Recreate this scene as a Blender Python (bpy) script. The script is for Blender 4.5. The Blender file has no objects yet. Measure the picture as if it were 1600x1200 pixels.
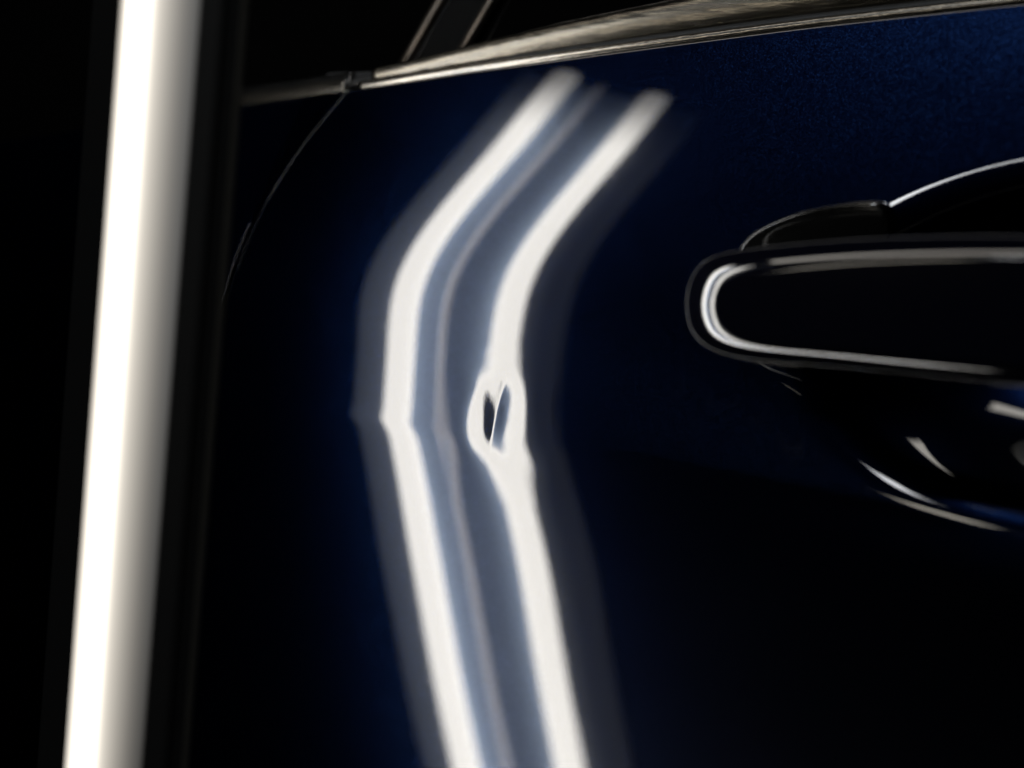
import bpy, bmesh, math
import numpy as np
from mathutils import Vector, Matrix

# ------------------------------------------------------------------ camera, world, lamps, exposure
scene = bpy.context.scene
YAW, PITCH, DIST = math.radians(26), math.radians(3.4), .75
fw = Vector((-math.sin(YAW) * math.cos(PITCH), math.cos(YAW) * math.cos(PITCH), -math.sin(PITCH)))
cam_data = bpy.data.cameras.new('camera')
cam = bpy.data.objects.new('camera', cam_data)
scene.collection.objects.link(cam)
cam.location = -DIST * fw
cam.rotation_euler = fw.to_track_quat('-Z', 'Y').to_euler()
cam_data.lens, cam_data.sensor_width = 90, 36
cam_data.clip_start, cam_data.clip_end = .01, 50
cam_data.dof.use_dof = True
cam_data.dof.focus_distance = .750
cam_data.dof.aperture_fstop = 3.8
cam_data.dof.aperture_blades = 9
scene.camera = cam

world = bpy.data.worlds.new('World')
scene.world = world
world.use_nodes = True
world.node_tree.nodes['Background'].inputs[0].default_value = (.9, .9, 1, 1)
world.node_tree.nodes['Background'].inputs[1].default_value = .0006

scene.view_settings.view_transform = 'Standard'
scene.view_settings.look = 'None'
scene.view_settings.exposure = 0
scene.view_settings.gamma = 1
scene.render.engine = 'CYCLES'
scene.cycles.use_denoising = True
scene.cycles.max_bounces = 8
scene.cycles.caustics_reflective = True
scene.cycles.sample_clamp_indirect = 8


def area(name, loc, target, sx, sy, power, col):
    l = bpy.data.lights.new(name, 'AREA')
    l.shape, l.size, l.size_y, l.energy, l.color = 'RECTANGLE', sx, sy, power, col
    o = bpy.data.objects.new(name, l)
    scene.collection.objects.link(o)
    o.location = loc
    o.rotation_euler = (Vector(target) - Vector(loc)).to_track_quat('-Z', 'Y').to_euler()
    return o


# ceiling lamp high in front of the car, then three added highlight lights
area('ceiling_lamp', (-.025, -.90, 1.35), (.14, 0, .07), .12, .10, 17, (.86, .93, 1))
area('cup_arc_light', (-.27, -1.20, .18), (.14, 0, .0), .15, .16, .85, (1, .93, .80))  # unseen low light added to draw the arc on the handle cup's lower rim
area('upper_rim_light', (-.20, -1.20, .76), (.14, 0, .0), .05, .14, .50, (.95, .97, 1))  # small unseen light added for a streak on the cup's upper rim
area('top_edge_light', (-.15, -.45, 1.60), (-.15, 0, 0), 1.2, .18, 4.4, (1, .95, .86))  # broad unseen light added for soft highlights along grip top and trim
# ------------------------------------------------------------------ shape of the pressed door skin: y = skin(x, z), metres
TILT = np.array([-0.15459,-0.1325,-0.10894,-0.08166,-0.05737,-0.03124,0.00452,0.05733,0.12417,0.21258,0.32773,0.40778,0.44172,0.48294,0.52679])
SWEEP = np.array([-0.02929,-0.03355,-0.038,-0.03995,-0.03919,-0.03457,-0.02095,-0.00136,0.01842,0.03816,0.04564,0.04455,0.03957,0.03339,0.02734])
CROWN = np.array([-0.01147,-0.12339,-0.21686,-0.2557,-0.27249,-0.27059,-0.08484,0.1028,0.23789,0.16932,0.02345,-0.07296,-0.14135,-0.15064,-0.12759])
CUBIC, CREASE_A, CREASE_G = -2.74341, 0.121513, 0.006502
CREASE_Z, CREASE_S, CREASE_W = -0.0165, -0.12, 0.0013
DENT_C = (-0.005937, -0.011474)
DENT = [0.15968,0.99014,2.28672,-4.65981,-4.53933,-0.22314,-5.25087,-2.06836]
DX0, DZ0, DG, DNX, DNZ = -0.022537, -0.034474, 0.0022, 17, 21
DENT_GRID = np.array([0.0072,0.0038,0,-0.003,-0.0044,-0.0058,-0.0076,-0.0078,-0.0006,0.0043,0.0055,0.0064,0.0065,0.0045,-0.0009,-0.0061,-0.0111,0.005,0,-0.0052,-0.0096,-0.0119,-0.0127,-0.0121,-0.0087,0.002,0.01,0.0145,0.0176,0.0177,0.0141,0.007,-0.0005,-0.0078,0.0034,-0.0037,-0.011,-0.0176,-0.022,-0.0228,-0.019,-0.0103,0.004,0.0169,0.0266,0.0323,0.0322,0.0261,0.0161,0.0052,-0.0054,0.0027,-0.007,-0.0172,-0.0274,-0.0354,-0.0367,-0.0278,-0.0127,0.0078,0.027,0.0424,0.0506,0.0504,0.0406,0.0262,0.0109,-0.0035,0.003,-0.0097,-0.0237,-0.0388,-0.0521,-0.0539,-0.0341,-0.0121,0.0174,0.0441,0.0631,0.0736,0.073,0.0573,0.0369,0.0164,-0.0023,0.0047,-0.0113,-0.0299,-0.0504,-0.0685,-0.0646,-0.0266,-0.0024,0.0465,0.0788,0.0917,0.1055,0.0984,0.0735,0.0465,0.0211,-0.0017,0.0072,-0.0117,-0.0344,-0.0578,-0.0718,-0.0312,0.0095,0.037,0.1152,0.1344,0.126,0.1334,0.1177,0.0851,0.0533,0.0241,-0.0017,0.0095,-0.0113,-0.035,-0.0537,-0.041,0.0297,0.0753,0.1144,0.1523,0.1557,0.1518,0.1474,0.1287,0.0908,0.0565,0.0251,-0.0025,0.0096,-0.0096,-0.0297,-0.0398,0.0095,0.087,0.0961,0.1279,0.1629,0.1823,0.1919,0.1672,0.1342,0.0917,0.0557,0.0238,-0.004,0.0076,-0.0067,-0.0188,-0.0151,0.0412,0.1123,0.0943,0.1496,0.1939,0.1877,0.211,0.1776,0.1337,0.0881,0.0518,0.0209,-0.0059,0.0057,-0.0033,-0.0084,0.0026,0.0657,0.1399,0.121,0.1928,0.223,0.1762,0.1965,0.1731,0.1284,0.0814,0.0465,0.0175,-0.0074,0.0046,-0.0005,-0.0012,0.0125,0.0715,0.1504,0.1456,0.2099,0.2371,0.1708,0.1758,0.1588,0.117,0.0729,0.0404,0.0141,-0.0084,0.0038,0.0014,0.003,0.0157,0.0637,0.1422,0.1532,0.2235,0.2323,0.1506,0.1511,0.1421,0.1037,0.0625,0.0336,0.0106,-0.009,0.0024,0.0024,0.0054,0.0161,0.0514,0.1167,0.1557,0.2099,0.1919,0.1348,0.1276,0.1203,0.0874,0.0506,0.0261,0.0071,-0.0091,0.0011,0.003,0.007,0.0166,0.0409,0.0843,0.1324,0.185,0.1496,0.1126,0.1019,0.0917,0.0643,0.037,0.0183,0.0037,-0.009,0.0001,0.0034,0.0087,0.0186,0.0369,0.0636,0.1027,0.1469,0.1041,0.0886,0.0735,0.0615,0.0411,0.0227,0.0103,0.0003,-0.0087,-0.0008,0.0031,0.0091,0.0192,0.0361,0.0612,0.0929,0.0952,0.0541,0.0638,0.0488,0.0384,0.0238,0.0115,0.004,-0.0023,-0.0081,-0.0016,0.002,0.0073,0.0161,0.0293,0.046,0.0627,0.0593,0.0395,0.0432,0.0338,0.0249,0.0126,0.0044,-0.0001,-0.0036,-0.0069,-0.0022,0.0001,0.0039,0.0099,0.0178,0.0252,0.0325,0.034,0.0278,0.0267,0.0222,0.016,0.0056,-0.0001,-0.0026,-0.0041,-0.0056,-0.0028,-0.0026,-0.0007,0.0023,0.0057,0.0081,0.0123,0.017,0.0154,0.0142,0.0121,0.0081,0.0005,-0.0032,-0.0041,-0.0041,-0.0043,-0.0038,-0.0053,-0.0055,-0.0052,-0.0053,-0.0056,-0.0009,0.0064,0.0063,0.0053,0.0043,0.0019,-0.0033,-0.0056,-0.0054,-0.0043,-0.0035]).reshape(DNZ, DNX) * 1e-3
LAMP_C = Vector((-0.070727, -0.089485, 0.000000))
LAMP_E = Vector((0.885932, -0.455972, -0.084936))
LAMP_M = Vector((0.453470, 0.889986, -0.047854))
LAMP_W = Vector((0.097412, 0.003880, 0.995237))
LAMP_TOP = 0.2249
ZN = np.linspace(-.15, .13, 15)
_zz = np.linspace(-.4, .4, 8001)


def cubic(vals, z):
    n, h = len(ZN), ZN[1] - ZN[0]
    A = np.eye(n) * 4 + np.eye(n, k=1) + np.eye(n, k=-1)
    A[0] = 0; A[0, 0] = 1; A[-1] = 0; A[-1, -1] = 1
    r = np.zeros(n); r[1:-1] = 6 * (vals[2:] - 2 * vals[1:-1] + vals[:-2]) / h ** 2
    M = np.linalg.solve(A, r)
    z = np.clip(z, ZN[0], ZN[-1])
    i = np.clip(((z - ZN[0]) / h).astype(int), 0, n - 2)
    t = z - ZN[i]
    b = (vals[i + 1] - vals[i]) / h - h * (2 * M[i] + M[i + 1]) / 6
    return vals[i] + b * t + M[i] / 2 * t * t + (M[i + 1] - M[i]) / (6 * h) * t ** 3


_v = cubic(TILT, _zz)
_I = np.concatenate([[0], np.cumsum((_v[1:] + _v[:-1]) / 2) * (_zz[1] - _zz[0])])
_I -= np.interp(0, _zz, _I)


def bspl(t):
    t = abs(t)
    return np.where(t < 1, 2 / 3 - t * t + t ** 3 / 2, np.where(t < 2, (2 - t) ** 3 / 6, 0))


CUP = (.1710, .0140, .0880, .0530, .024)          # handle cup: centre x, z, half width, half height, depth


def skin(x, z, dent=True, cup=True):
    x = np.asarray(x, float); z = np.asarray(z, float)
    x, z = np.broadcast_arrays(x, z)
    xc = np.clip(x, -.2, .2)
    s = (CREASE_Z + CREASE_S * x - z) / CREASE_W
    sg = 1 / (1 + np.exp(-np.clip(s, -60, 60)))
    y = (np.interp(z, _zz, _I) + cubic(SWEEP, z) * xc + cubic(CROWN, z) * xc * xc / 2 + CUBIC * xc ** 3 / 6
         + CREASE_A * CREASE_W * np.logaddexp(0, s) + CREASE_G * xc * sg)
    if dent:
        A, cx, cz, lsx, lsz, rot, le, bend = DENT
        X = x - DENT_C[0] - cx * .001; Z = z - DENT_C[1] - cz * .001
        c, sn = math.cos(rot), math.sin(rot)
        X, Z = c * X + sn * Z, -sn * X + c * Z
        X = X + bend * Z * Z
        near = (np.abs(X) < .05) & (np.abs(Z) < .05)
        Xn, Zn = X[near], Z[near]
        win = np.exp(-(Xn / math.exp(lsx)) ** 2 - (Zn / math.exp(lsz)) ** 4)
        d = np.zeros_like(y)
        d[near] = A * .001 * win * (1 - np.sqrt((Xn / .004) ** 2 + math.exp(le)))
        g = (x > DX0 - 3 * DG) & (x < DX0 + (DNX + 3) * DG) & (z > DZ0 - 3 * DG) & (z < DZ0 + (DNZ + 3) * DG)
        bx = bspl((x[g][:, None] - DX0) / DG - np.arange(DNX)); bz = bspl((z[g][:, None] - DZ0) / DG - np.arange(DNZ))
        d[g] += ((bz @ DENT_GRID) * bx).sum(1)
        y = y + d
    if cup:
        r = np.sqrt(((x - CUP[0]) / CUP[2]) ** 2 + ((z - CUP[1]) / CUP[3]) ** 2)
        t = np.clip((1.04 - r) / .78, 0, 1)
        y = y + CUP[4] * t * t * t * (10 - 15 * t + 6 * t * t)
    return y


# ------------------------------------------------------------------ helpers
def link(o, parent=None):
    scene.collection.objects.link(o)
    if parent: o.parent = parent
    return o


def empty(name, label, cat, loc=(0, 0, 0)):
    o = bpy.data.objects.new(name, None)
    o.location = loc; o.empty_display_size = .02
    o['label'] = label; o['category'] = cat
    return link(o)


def mesh(name, verts, faces, mat, parent=None, smooth=True, flip=False):
    me = bpy.data.meshes.new(name)
    verts = np.asarray(verts, np.float32)
    if isinstance(faces, np.ndarray):
        f = faces[:, ::-1] if flip else faces
        n = len(f)
        me.vertices.add(len(verts)); me.vertices.foreach_set('co', verts.ravel())
        me.loops.add(n * 4); me.loops.foreach_set('vertex_index', np.ascontiguousarray(f, np.int32).ravel())
        me.polygons.add(n); me.polygons.foreach_set('loop_start', np.arange(0, n * 4, 4, dtype=np.int32))
        me.update(calc_edges=True)
    else:
        me.from_pydata([tuple(map(float, v)) for v in verts], [], [tuple(f)[::-1] if flip else tuple(f) for f in faces])
    me.validate()
    me.polygons.foreach_set('use_smooth', [smooth] * len(me.polygons))
    me.update()
    me.materials.append(mat)
    return link(bpy.data.objects.new(name, me), parent)


def quads(nr, nc, wrap=False):
    i = np.arange(nr - 1)[:, None]; j = np.arange(nc if wrap else nc - 1)[None]
    j2 = (j + 1) % nc
    return np.stack([i * nc + j, i * nc + j2, (i + 1) * nc + j2, (i + 1) * nc + j], -1).reshape(-1, 4)


def fix_normals(o):
    bm = bmesh.new(); bm.from_mesh(o.data)
    bmesh.ops.recalc_face_normals(bm, faces=bm.faces)
    bm.to_mesh(o.data); bm.free()
    return o


def extrude_profile(name, prof, v0, v1, mat, parent, smooth=False, bevel=0.0, seg=3):
    """closed profile [(u, n)] pulled along the lamp's long axis"""
    k = len(prof)
    vs = [(u, n, v0) for u, n in prof] + [(u, n, v1) for u, n in prof]
    fs = [(i, (i + 1) % k, k + (i + 1) % k, k + i) for i in range(k)] + [tuple(range(k))[::-1], tuple(range(k, 2 * k))]
    o = fix_normals(mesh(name, vs, fs, mat, parent, smooth))
    if bevel:
        b = o.modifiers.new('bevel', 'BEVEL'); b.width = bevel; b.segments = seg; b.limit_method = 'ANGLE'; b.angle_limit = math.radians(40)
        o.data.polygons.foreach_set('use_smooth', [True] * len(o.data.polygons))
        w = o.modifiers.new('wn', 'WEIGHTED_NORMAL'); w.keep_sharp = False
    return o


# ------------------------------------------------------------------ materials
def material(name):
    m = bpy.data.materials.new(name); m.use_nodes = True
    nt = m.node_tree
    return m, nt, nt.nodes['Principled BSDF'], nt.nodes['Material Output']


def plain(name, col, rough, metal=0.0, coat=0.0, bump=0.0, bscale=900, rvar=0.0, spec=None, stretch=None):
    m, nt, b, _ = material(name)
    b.inputs['Base Color'].default_value = (*col, 1)
    b.inputs['Roughness'].default_value = rough
    b.inputs['Metallic'].default_value = metal
    b.inputs['Coat Weight'].default_value = coat
    b.inputs['Coat Roughness'].default_value = .03
    if spec is not None: b.inputs['Specular IOR Level'].default_value = spec
    tc = nt.nodes.new('ShaderNodeTexCoord')
    nz = nt.nodes.new('ShaderNodeTexNoise'); nz.inputs['Scale'].default_value = bscale; nz.inputs['Detail'].default_value = 4
    mp = nt.nodes.new('ShaderNodeMapping')
    if stretch: mp.inputs['Scale'].default_value = stretch
    nt.links.new(tc.outputs['Object'], mp.inputs['Vector']); nt.links.new(mp.outputs[0], nz.inputs['Vector'])
    if bump:
        bp = nt.nodes.new('ShaderNodeBump'); bp.inputs['Strength'].default_value = bump; bp.inputs['Distance'].default_value = .0004
        nt.links.new(nz.outputs['Fac'], bp.inputs['Height']); nt.links.new(bp.outputs[0], b.inputs['Normal'])
    if rvar:
        mr = nt.nodes.new('ShaderNodeMapRange'); mr.inputs['To Min'].default_value = rough - rvar; mr.inputs['To Max'].default_value = rough + rvar
        nt.links.new(nz.outputs['Fac'], mr.inputs['Value']); nt.links.new(mr.outputs[0], b.inputs['Roughness'])
    return m


def glow(name, col, strength):
    m, nt, b, out = material(name)
    b.inputs['Base Color'].default_value = (.8, .8, .8, 1)
    b.inputs['Roughness'].default_value = .5
    b.inputs['Emission Color'].default_value = (*col, 1)
    b.inputs['Emission Strength'].default_value = strength
    return m


def metallic_paint(name, col, flake_col, peel=.0016):
    m, nt, b, out = material(name)
    N, L = nt.nodes.new, nt.links.new
    tc = N('ShaderNodeTexCoord')
    # metal flakes: tiny cells, each tilted its own way
    vo = N('ShaderNodeTexVoronoi'); vo.inputs['Scale'].default_value = 6500
    L(tc.outputs['Object'], vo.inputs['Vector'])
    sub = N('ShaderNodeVectorMath'); sub.operation = 'SUBTRACT'; sub.inputs[1].default_value = (.5, .5, .5)
    L(vo.outputs['Color'], sub.inputs[0])
    sc = N('ShaderNodeVectorMath'); sc.operation = 'SCALE'; sc.inputs['Scale'].default_value = .12
    L(sub.outputs[0], sc.inputs[0])
    geo = N('ShaderNodeNewGeometry')
    ad = N('ShaderNodeVectorMath'); ad.operation = 'ADD'
    L(geo.outputs['Normal'], ad.inputs[0]); L(sc.outputs[0], ad.inputs[1])
    nm = N('ShaderNodeVectorMath'); nm.operation = 'NORMALIZE'; L(ad.outputs[0], nm.inputs[0])
    L(nm.outputs[0], b.inputs['Normal'])
    sep = N('ShaderNodeSeparateColor'); L(vo.outputs['Color'], sep.inputs[0])
    pw = N('ShaderNodeMath'); pw.operation = 'POWER'; pw.inputs[1].default_value = 6.0
    L(sep.outputs[0], pw.inputs[0])
    mx = N('ShaderNodeMix'); mx.data_type = 'RGBA'
    mx.inputs[6].default_value = (*col, 1); mx.inputs[7].default_value = (*flake_col, 1)
    L(pw.outputs[0], mx.inputs[0]); L(mx.outputs[2], b.inputs['Base Color'])
    b.inputs['Metallic'].default_value = 1
    b.inputs['Roughness'].default_value = .285
    b.inputs['Coat Weight'].default_value = 1
    b.inputs['Coat Roughness'].default_value = .012
    b.inputs['Coat IOR'].default_value = 1.5
    # wiping marks: the clear coat's gloss varies a little
    wz = N('ShaderNodeTexNoise'); wz.inputs['Scale'].default_value = 160; wz.inputs['Detail'].default_value = 6; wz.inputs['Roughness'].default_value = .7
    L(tc.outputs['Object'], wz.inputs['Vector'])
    wr = N('ShaderNodeMapRange'); wr.inputs['From Min'].default_value = .35; wr.inputs['From Max'].default_value = .75
    wr.inputs['To Min'].default_value = .008; wr.inputs['To Max'].default_value = .06
    L(wz.outputs['Fac'], wr.inputs['Value']); L(wr.outputs[0], b.inputs['Coat Roughness'])
    # orange peel in the clear coat
    nz = N('ShaderNodeTexNoise'); nz.inputs['Scale'].default_value = 1900; nz.inputs['Detail'].default_value = 1
    L(tc.outputs['Object'], nz.inputs['Vector'])
    bp = N('ShaderNodeBump'); bp.inputs['Strength'].default_value = 1; bp.inputs['Distance'].default_value = peel * .001
    L(nz.outputs['Fac'], bp.inputs['Height']); L(bp.outputs[0], b.inputs['Coat Normal'])
    return m


PAINT = metallic_paint('blue_metallic_paint', (.00013, .00052, .0027), (.0011, .0036, .0135))
HANDLE_PAINT = plain('handle_gloss_paint', (.0008, .0009, .002), .05, rvar=.015)
BLACK_PLASTIC = plain('black_plastic', (.006, .006, .006), .32, bump=.15, rvar=.06)
BASE_PLASTIC = plain('gloss_black_plastic', (.0012, .0012, .0012), .1, rvar=.03)
RUBBER = plain('black_rubber', (.0025, .0025, .0025), .6, bump=.3, spec=.15)
CHROME = plain('satin_chrome', (.085, .077, .063), .24, 1, rvar=.08, bump=.5, stretch=(.03, 1, 1))
CHROME_SHARP = plain('polished_chrome', (.13, .12, .105), .2, 1, rvar=.05, bump=.25, stretch=(.03, 1, 1))
GLASS = plain('dark_window_glass', (.0004, .0004, .0004), .04)
PILLAR = plain('pillar_black', (.002, .002, .002), .12)
PILLAR_EDGE = plain('pillar_edge_metal', (.045, .038, .031), .4, 1, rvar=.08)
LAMP_BLACK = plain('lamp_black_plastic', (.002, .002, .002), .5, bump=.2, rvar=.05, spec=.2)
LAMP_LIP = plain('lamp_edge_metal', (.16, .15, .13), .5, 1)
LAMP_WHITE = plain('lamp_reflector_paint', (.46, .57, .75), .6, bump=.1)
LAMP_GREY = plain('lamp_wing_grey', (.20, .23, .28), .6, bump=.1)
LAMP_DARK = plain('lamp_wing_dark', (.075, .085, .10), .6, bump=.1)
LAMP_RIB = plain('lamp_rib_white', (.93, .92, .95), .6)
STRIP = glow('light_tube_glow', (1, .965, .90), 20)
_nt = STRIP.node_tree                                  # the electrodes leave a tube's last centimetres dimmer
_tc = _nt.nodes.new('ShaderNodeTexCoord'); _sx = _nt.nodes.new('ShaderNodeSeparateXYZ'); _mr = _nt.nodes.new('ShaderNodeMapRange')
_mr.interpolation_type = 'SMOOTHSTEP'
_mr.inputs['From Min'].default_value = .80 + .02 + LAMP_TOP - .002; _mr.inputs['From Max'].default_value = .80 + .02 + LAMP_TOP - .045
_mr.inputs['To Min'].default_value = 2.5; _mr.inputs['To Max'].default_value = 20
_nt.links.new(_tc.outputs['Object'], _sx.inputs[0]); _nt.links.new(_sx.outputs['Z'], _mr.inputs['Value'])
_nt.links.new(_mr.outputs[0], _nt.nodes['Principled BSDF'].inputs['Emission Strength'])
OPAL = glow('rear_opal_glow', (1, .92, .80), 1)
OPAL.node_tree.nodes['Principled BSDF'].inputs['Base Color'].default_value = (.06, .055, .05, 1)
OPAL.node_tree.nodes['Principled BSDF'].inputs['Roughness'].default_value = .7
_nt = OPAL.node_tree                                   # brightness falloff across the cover is painted into its emission
_tc = _nt.nodes.new('ShaderNodeTexCoord'); _sx = _nt.nodes.new('ShaderNodeSeparateXYZ'); _fc = _nt.nodes.new('ShaderNodeFloatCurve')
_sc = _nt.nodes.new('ShaderNodeMath'); _sc.operation = 'MULTIPLY'; _sc.inputs[1].default_value = 1000 / 40
_sm = _nt.nodes.new('ShaderNodeMath'); _sm.operation = 'MULTIPLY'; _sm.inputs[1].default_value = 2.0
_cv = _fc.mapping.curves[0]
_pts = [(7, .20), (10, .28), (13, .55), (15.5, .95), (19, 1.0), (22.5, .80), (25.5, .36), (28.5, .20), (31, .11), (33.5, .045), (36.2, .005)]
_cv.points[0].location = (0, .18); _cv.points[1].location = (1, 0)
for _u, _e in _pts: _cv.points.new(_u / 40, _e)
_fc.mapping.update()
_nt.links.new(_tc.outputs['Object'], _sx.inputs[0]); _nt.links.new(_sx.outputs['X'], _sc.inputs[0])
_nt.links.new(_sc.outputs[0], _fc.inputs['Value']); _nt.links.new(_fc.outputs[0], _sm.inputs[0])
_nt.links.new(_sm.outputs[0], _nt.nodes['Principled BSDF'].inputs['Emission Strength'])

# ------------------------------------------------------------------ the car's side
car = empty('car', 'dark blue metallic car side with a small dent in its door', 'car', (0, 0, 0))

BELT = np.array([(-.30, .060), (-.25, .0665), (-.18, .0755), (-.1043, .0842), (-.0681, .0881), (-.0342, .0922), (.0031, .0963), (.047, .1007), (.0856, .1042), (.1412, .1082), (.2, .1118), (.32, .117)])
SHUT = np.array([(-.0640, .0950), (-.0675, .0906), (-.0736, .0836), (-.0802, .0737), (-.0868, .0628), (-.0914, .0519), (-.0955, .0410), (-.0990, .0291), (-.1022, .0212), (-.1073, .0081), (-.1140, -.009), (-.1233, -.0318), (-.1330, -.0615), (-.1440, -.0988), (-.1547, -.1333), (-.170, -.21)])


def smooth_curve(pts, n):
    """Catmull-Rom through the points, n samples evenly spaced"""
    p = np.vstack([2 * pts[0] - pts[1], pts, 2 * pts[-1] - pts[-2]])
    out = []
    for i in range(1, len(p) - 2):
        t = np.linspace(0, 1, 40, endpoint=False)[:, None]
        a, b, c, d = p[i - 1], p[i], p[i + 1], p[i + 2]
        out.append(.5 * (2 * b + (c - a) * t + (2 * a - 5 * b + 4 * c - d) * t ** 2 + (3 * b - a - 3 * c + d) * t ** 3))
    out = np.vstack(out + [pts[-1:]])
    s = np.concatenate([[0], np.cumsum(np.linalg.norm(np.diff(out, axis=0), axis=1))])
    return np.stack([np.interp(np.linspace(0, s[-1], n), s, out[:, k]) for k in range(out.shape[1])], 1)


belt_c = smooth_curve(BELT, 600)
shut_c = smooth_curve(SHUT, 800)
_k = np.exp(-np.linspace(-2, 2, 161) ** 2); _k /= _k.sum()
shut_c = np.stack([np.convolve(np.concatenate([2 * shut_c[0, c] - shut_c[80:0:-1, c], shut_c[:, c], 2 * shut_c[-1, c] - shut_c[-2:-82:-1, c]]), _k, 'valid') for c in (0, 1)], 1)
belt_z = lambda x: np.interp(x, belt_c[:, 0], belt_c[:, 1])
shut_x = lambda z: np.interp(z, shut_c[::-1, 1], shut_c[::-1, 0])
ZB, XR = -.20, .285


def spaced(a, b, fine, d_fine, d):
    """positions from a to b, closer together inside the fine span"""
    xs = [a]
    while xs[-1] < b:
        xs.append(xs[-1] + (d_fine if fine[0] < xs[-1] < fine[1] else d))
    xs = np.array(xs)
    return a + (xs - a) * (b - a) / (xs[-1] - a)


def panel(name, side, mat, parent):
    """painted panel on one side of the shut line, its edge rolled inwards"""
    if side > 0:
        T = spaced(ZB, .10, (-.04, .02), .0003, .0008)
        S = spaced(-.150, XR, (-.03, .03), .00028, .0008)
    else:
        T = spaced(ZB, .10, (9, 9), 1, .0015)
        S = spaced(-.40, -.150, (9, 9), 1, .0015)
    tt = (T - ZB) / (T[-1] - ZB)
    ss = (S - S[0]) / (S[-1] - S[0])
    # rows follow the belt line, columns bend to the shut line
    zrow0 = ZB + tt * (.0895 - ZB)
    gap = .0012
    edge = shut_x(zrow0) + side * gap
    # keep the fine columns where they are: only blend near the shut line
    if side > 0:
        fall = np.clip(1 - ss / .22, 0, 1) ** 2
        X = S[None] + (edge - S[0])[:, None] * fall[None]
    else:
        fall = np.clip(1 - (1 - ss) / .4, 0, 1) ** 2
        X = S[None] + (edge - S[-1])[:, None] * fall[None]
    Z = ZB + tt[:, None] * (belt_z(X) - ZB)
    # fine rows should stay level around the dent
    Y = skin(X, Z, dent=side > 0, cup=side > 0)
    # rolled edge towards the gap
    col = 0 if side > 0 else -1
    e = np.stack([X[:, col], Y[:, col], Z[:, col]], 1)
    tg = np.gradient(e[:, [0, 2]], axis=0); tg /= np.linalg.norm(tg, axis=1, keepdims=True)
    out = np.stack([-tg[:, 1], tg[:, 0]], 1) * side
    R = .0011 if side > 0 else .0001
    ring = []
    for a in np.linspace(0, math.pi / 2, 9)[1:]:
        ring.append(np.stack([e[:, 0] + out[:, 0] * R * math.sin(a), e[:, 1] + R * (1 - math.cos(a)), e[:, 2] + out[:, 1] * R * math.sin(a)], 1))
    last = ring[-1].copy(); last[:, 1] += .012; ring.append(last)
    G = np.stack([X, Y, Z], -1)
    roll = np.stack(ring, 1)
    G = np.concatenate([roll[:, ::-1], G], 1) if side > 0 else np.concatenate([G, roll], 1)
    # top edge tucks in under the trim
    top = G[-1:].copy(); top[..., 1] += .004; top[..., 2] += .0008
    top2 = top.copy(); top2[..., 1] += .008
    G = np.concatenate([G, top, top2], 0)
    return mesh(name, G.reshape(-1, 3), quads(G.shape[0], G.shape[1]), mat, parent)


door = panel('door', 1, PAINT, car)
door['label'] = 'dark blue door skin with a small sharp dent beside its crease line'
rear = panel('side_panel', -1, PAINT, car)
rear['label'] = 'dark blue body panel beyond the curved shut line'

# dark inner frame behind the shut line
zs = shut_c[::-1]
fr = []
for (x, z) in zs:
    y = float(skin(x, z, False, False))
    fr.append([(x - .02, y + .0135, z), (x + .02, y + .0135, z)])
mesh('door_frame', np.array(fr).reshape(-1, 3), quads(len(fr), 2), RUBBER, car)


# ------------------------------------------------------------------ trim along the window sill
def sweep(name, x0, x1, prof, mat, parent, scale=lambda x: 1.0, n=240, dz=0.0, closed=True):
    xs = np.linspace(x0, x1, n)
    z = belt_z(xs); y = skin(xs, z, False, False)
    pr = np.array(prof) * .001
    k = np.array([scale(x) for x in xs])
    G = np.stack([np.repeat(xs[:, None], len(pr), 1), y[:, None] + pr[None, :, 0] * k[:, None], z[:, None] + dz + pr[None, :, 1] * k[:, None]], -1)
    me = mesh(name, G.reshape(-1, 3), [tuple(f) for f in quads(n, len(pr), closed)] + ([tuple(range(len(pr))), tuple(range((n - 1) * len(pr), n * len(pr)))] if closed else []), mat, parent)
    return fix_normals(me)


def arc(cx, cz, r0, r1, a0, a1, n):
    return [(cx + r0 * math.cos(math.radians(a)), cz + r1 * math.sin(math.radians(a))) for a in np.linspace(a0, a1, n)]


XSPLIT = -.0640
lip = arc(1.2, 1.0, 1.7, 1.5, 0, 345, 22)
sweep('sill_lip', XSPLIT, XR, lip, CHROME_SHARP, door)
sweep('sill_lip', -.132, XSPLIT - .0045, arc(1.6, 1.6, 2.2, 2.4, 0, 345, 22), CHROME_SHARP, rear)
sweep('sill_seal', -.13, XR, [(2.0, 1.5), (2.6, 3.6), (5.5, 4.6), (8, 4), (8, 1)], RUBBER, door)
mscale = lambda x: float(np.interp(x, [-.36, -.07, -.05, 0, .06, .15, .3], [.30, .34, .42, .95, 1.35, 1.6, 1.8]))
mold = arc(7.0, 4.6, 4.6, 5.6, 250, 70, 20) + [(12, 9.5), (12, 1)]
sweep('sill_molding', XSPLIT + .004, XR, mold, CHROME, door, mscale, dz=.0022)
sweep('sill_molding', -.132, XSPLIT - .003, mold, PILLAR, rear, mscale, dz=.0024)

# window glass and the pillar between the windows
xs = np.linspace(-.35, XR, 60); zz_ = np.linspace(-.012, .20, 30)
GX, GZ = np.meshgrid(xs, zz_)
GY = skin(GX, belt_z(GX), False, False) + .017 + GZ * .36 + GZ ** 2 * .5
mesh('window_glass', np.stack([GX, GY, belt_z(GX) + GZ], -1).reshape(-1, 3), quads(30, 60), GLASS, car)


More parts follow.
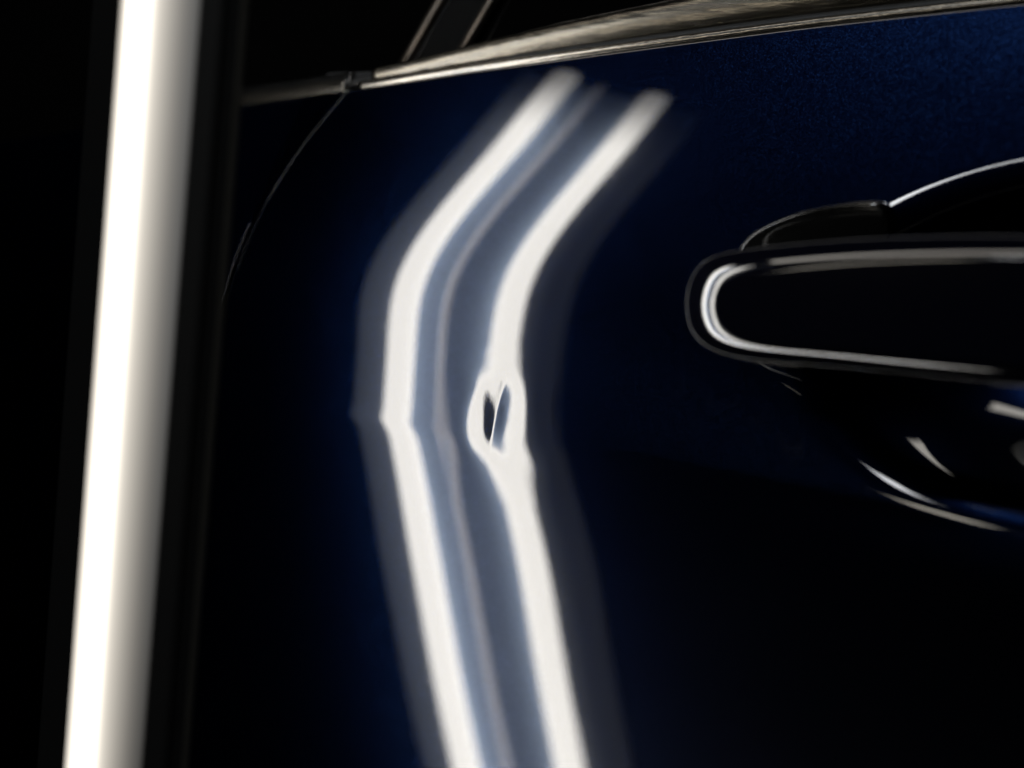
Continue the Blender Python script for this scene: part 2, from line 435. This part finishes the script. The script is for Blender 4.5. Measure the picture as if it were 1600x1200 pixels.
def bar(name, a, b, w, d, mat, parent):
    """slim rounded strip between two points on the window"""
    a, b = Vector(a), Vector(b)
    ax = (b - a).normalized(); side = Vector((1, 0, 0)); side = (side - ax * side.dot(ax)).normalized(); nrm = ax.cross(side)
    if nrm.y > 0: nrm = -nrm
    prof = [(-w, 0), (-w * .8, d * .7), (-w * .4, d), (w * .4, d), (w * .8, d * .7), (w, 0)]
    n = 12
    V = [tuple(a + (b - a) * (i / (n - 1)) + side * p + nrm * q) for i in range(n) for p, q in prof]
    return fix_normals(mesh(name, V, [tuple(f) for f in quads(n, len(prof), True)] + [tuple(range(6)), tuple(range((n - 1) * 6, n * 6))], mat, parent))


def on_glass(x, dz, out=.0):
    z0 = float(belt_z(x))
    return (x, float(skin(x, z0, False, False)) + .017 + dz * .36 + dz * dz * .5 - out, z0 + dz)


# pillar cover between two slim edge strips
pa = [on_glass(-.058, .004, .004), on_glass(-.0385, .006, .004)]
pb = [on_glass(.020, .19, .004), on_glass(.043, .19, .004)]
pv = []
for i in range(12):
    t = i / 11
    for a, b in ((pa[0], pb[0]), (pa[1], pb[1])):
        pv.append(tuple(np.array(a) * (1 - t) + np.array(b) * t))
pillar = mesh('window_pillar', pv, quads(12, 2), PILLAR, car)
bar('edge_strip', pa[0], pb[0], .0019, .0022, PILLAR_EDGE, pillar)
bar('edge_strip', pa[1], pb[1], .0017, .0022, PILLAR_EDGE, pillar)


# ------------------------------------------------------------------ door handle
def bevel_profile(spec, n=60):
    """height over distance from a list of (distance, tilt in degrees); both scaled to 0..1"""
    d = np.linspace(0, 1, 400) * spec[-1][0]
    t = np.interp(d, [q[0] for q in spec], [q[1] for q in spec])
    y = np.concatenate([[0], np.cumsum(np.tan(np.radians(np.minimum(t[1:], 86)))) * (d[1] - d[0])])
    return d, y


def pillow(name, outline, y_mid, spec, back, mat, parent, base=None, rings=40, squash=.42):
    """solid with the given outline (x, z); the front rises over a rim, a long bevel and a flat face"""
    n = 480
    o = smooth_curve(np.vstack([outline, outline[:1]]), n + 1)[:-1]
    ker = np.exp(-np.linspace(-2, 2, 25) ** 2); ker /= ker.sum()
    per = lambda q: np.stack([np.convolve(np.concatenate([q[-12:, c], q[:, c], q[:12, c]]), ker, 'valid') for c in range(q.shape[1])], 1)
    o = per(o)
    tg = np.roll(o, -1, 0) - np.roll(o, 1, 0); tg /= np.linalg.norm(tg, axis=1, keepdims=True)
    inn = np.stack([-tg[:, 1], tg[:, 0]], 1)
    sign = -1 if ((o.mean(0) - o) * inn).sum() < 0 else 1
    inn = inn * sign
    k = (squash + (1 - squash) * np.abs(inn[:, 0]) ** .8)[:, None]
    for _ in range(4): k = per(k)
    pd, py = bevel_profile(spec)
    D = pd[-1]
    layers = []
    for f in np.linspace(0, 1, 12)[::-1][:-1]:
        layers.append((o + inn * (.7 * D * f) * k, back * (1 - (1 - f) ** 2.2) ** (1 / 2.2)))
    # offset ring by ring, easing each ring so the corners never fold over
    p, d0 = o.copy(), 0.0
    for f in np.linspace(0, 1, rings * 2) ** 1.3:
        tg = np.roll(p, -1, 0) - np.roll(p, 1, 0); tg /= np.linalg.norm(tg, axis=1, keepdims=True) + 1e-12
        nn = np.stack([-tg[:, 1], tg[:, 0]], 1) * sign
        p = p + nn * (D * f - d0) * k; d0 = D * f
        for _ in range(3): p = .5 * p + .25 * (np.roll(p, 1, 0) + np.roll(p, -1, 0))
        layers.append((p, -float(np.interp(D * f, pd, py))))
    G = []
    for p, y in layers:
        yb = np.full(len(p), y_mid) if base is None else base(p[:, 0], p[:, 1])
        G.append(np.stack([p[:, 0], yb + y, p[:, 1]], 1))
    G = np.stack(G)
    F = [tuple(f) for f in quads(len(G), n, True)]
    F += [tuple(range(n))[::-1], tuple(range((len(G) - 1) * n, len(G) * n))]
    return fix_normals(mesh(name, G.reshape(-1, 3), F, mat, parent))


grip_out = np.array([(.0641, .0222), (.0645, .0285), (.0662, .0340), (.0705, .0378), (.0790, .0397), (.1055, .0424), (.1320, .0436), (.1573, .0438), (.19, .0430), (.225, .0408), (.2400, .0360), (.2440, .0240),
                     (.2410, .0110), (.2280, .0055), (.19, .0040), (.1578, .0046), (.1322, .0063), (.1040, .0082), (.0840, .0094), (.0735, .0112), (.0664, .0155)])
pillow('handle_grip', grip_out, -.022, [(0, 88), (.0008, 60), (.0020, 34), (.0105, 19), (.0125, 6), (.0135, 0)], .009, HANDLE_PAINT, door, squash=.46)
# foot joining the grip to the door, and the far mount
for nm, xa, xb in (('handle_foot', .078, .100), ('handle_foot', .208, .238)):
    zc, hz = .024, .010
    V = []
    for i in range(8):
        t = i / 7
        for a in np.linspace(0, 2 * math.pi, 24, endpoint=False):
            x = (xa + xb) / 2 + (xb - xa) / 2 * (1 + .25 * t) * math.copysign(abs(math.cos(a)) ** .6, math.cos(a))
            z = zc + hz * (1 + .2 * t) * math.copysign(abs(math.sin(a)) ** .6, math.sin(a))
            V.append((x, -.019 + t * .030, z))
    mesh(nm, V, [tuple(f) for f in quads(8, 24, True)], BASE_PLASTIC, door)
base_out = np.array([(.0672, .0395), (.0700, .0425), (.0748, .0458), (.0857, .0499), (.0985, .0522), (.1090, .0530), (.1120, .0500), (.1105, .030), (.1060, .0130), (.0900, .0110), (.0760, .0150), (.0700, .0270)])
pillow('handle_base', base_out, .0085, [(0, 85), (.0006, 50), (.0012, 6), (.003, 0)], .009, BASE_PLASTIC, door, squash=1, base=lambda x, z: .0085 - (z - .04) * .22)

# ------------------------------------------------------------------ inspection lamp standing close to the door
lamp = empty('inspection_lamp', 'slim black inspection lamp with glowing white tube standing before the dark blue door', 'lamp')
Mx = Matrix.Identity(4)
for r in range(3):
    Mx[r][0], Mx[r][1], Mx[r][2] = LAMP_E[r], LAMP_M[r], LAMP_W[r]
Mx.translation = LAMP_C
V0, V1 = -.80, LAMP_TOP
base_l = Mx @ Vector((0, 0, V0 - .02))
M2 = Mx.copy(); M2.translation = base_l
lamp.matrix_world = M2
OFF = .02 - V0                       # lamp-axis zero above the empty
A0, A1 = V0 + OFF, V1 + OFF
mm = lambda l: [(u * .001, n * .001) for u, n in l]
extrude_profile('housing', mm([(42.4, .2), (41.9, -3), (36.4, -9.8), (30, -12.3), (19, -13), (8.5, -13), (-29.8, -6.4), (-30.6, -5.6), (-29.6, -5.4), (-29.4, -6.1), (41.5, -6.1), (41.7, .2)]), A0 - .004, A1 + .004, LAMP_BLACK, lamp)
extrude_profile('front_reflector', mm([(23, -5.4), (23, -6.0), (-15, -6.0), (-15, -5.4)]), A0, A1, LAMP_WHITE, lamp)
extrude_profile('front_wing', mm([(41.4, -4.6), (41.4, -6.0), (23.1, -6.0), (23.1, -5.4), (36, -5.4)]), A0, A1, LAMP_DARK, lamp)
extrude_profile('front_wing', mm([(-29.3, -4.6), (-24, -5.4), (-15.1, -5.4), (-15.1, -6.0), (-29.3, -6.0)]), A0, A1, LAMP_GREY, lamp)
for uc in (-13.86, 21.34):
    extrude_profile('light_tube', mm([(uc + 4.8 * math.cos(a), 4.8 * math.sin(a)) for a in np.linspace(0, 2 * math.pi, 40, endpoint=False)]), A0 + .003, A1 - .002, STRIP, lamp, smooth=True)
extrude_profile('center_rib', mm([(-1.2, -5.3), (-1.2, -2.0), (0, .8), (1.2, -2.0), (1.2, -5.3)]), A0, A1, LAMP_RIB, lamp)
extrude_profile('edge_lip', mm([(42.9, -1.6), (42.9, -.2), (42.5, .5), (42.45, -1.6)]), A0, A1, LAMP_LIP, lamp)
# rear of the lamp: opal cover, its bright core and falloff set by the emission curve
cov = smooth_curve(np.array([(7.0, -13.1), (7.2, -16.4), (9.0, -18.4), (12, -19.0), (16, -18.8), (20, -18.0), (24, -16.8), (28, -15.2), (31, -13.6), (33.5, -12.1), (36.2, -10.0)]), 60)
extrude_profile('rear_diffuser', mm([tuple(q) for q in cov] + [(30, -12.4), (19, -13.1)]), A0, A1 + .003, OPAL, lamp, smooth=True)
for v in (A0 - .009, A1 + .0032):
    extrude_profile('end_cap', mm([(6.6, -13.2), (6.6, -17), (9, -19.2), (16, -19.3), (24, -17.3), (31, -14.1), (36.6, -9.9), (19, -12.9)]), v, v + .008, LAMP_BLACK, lamp, bevel=.0006)
extrude_profile('stand_pole', mm([(6 + 7 * math.cos(a), -7 + 7 * math.sin(a)) for a in np.linspace(0, 2 * math.pi, 24, endpoint=False)]), -.20, A0 - .002, LAMP_BLACK, lamp, smooth=True)
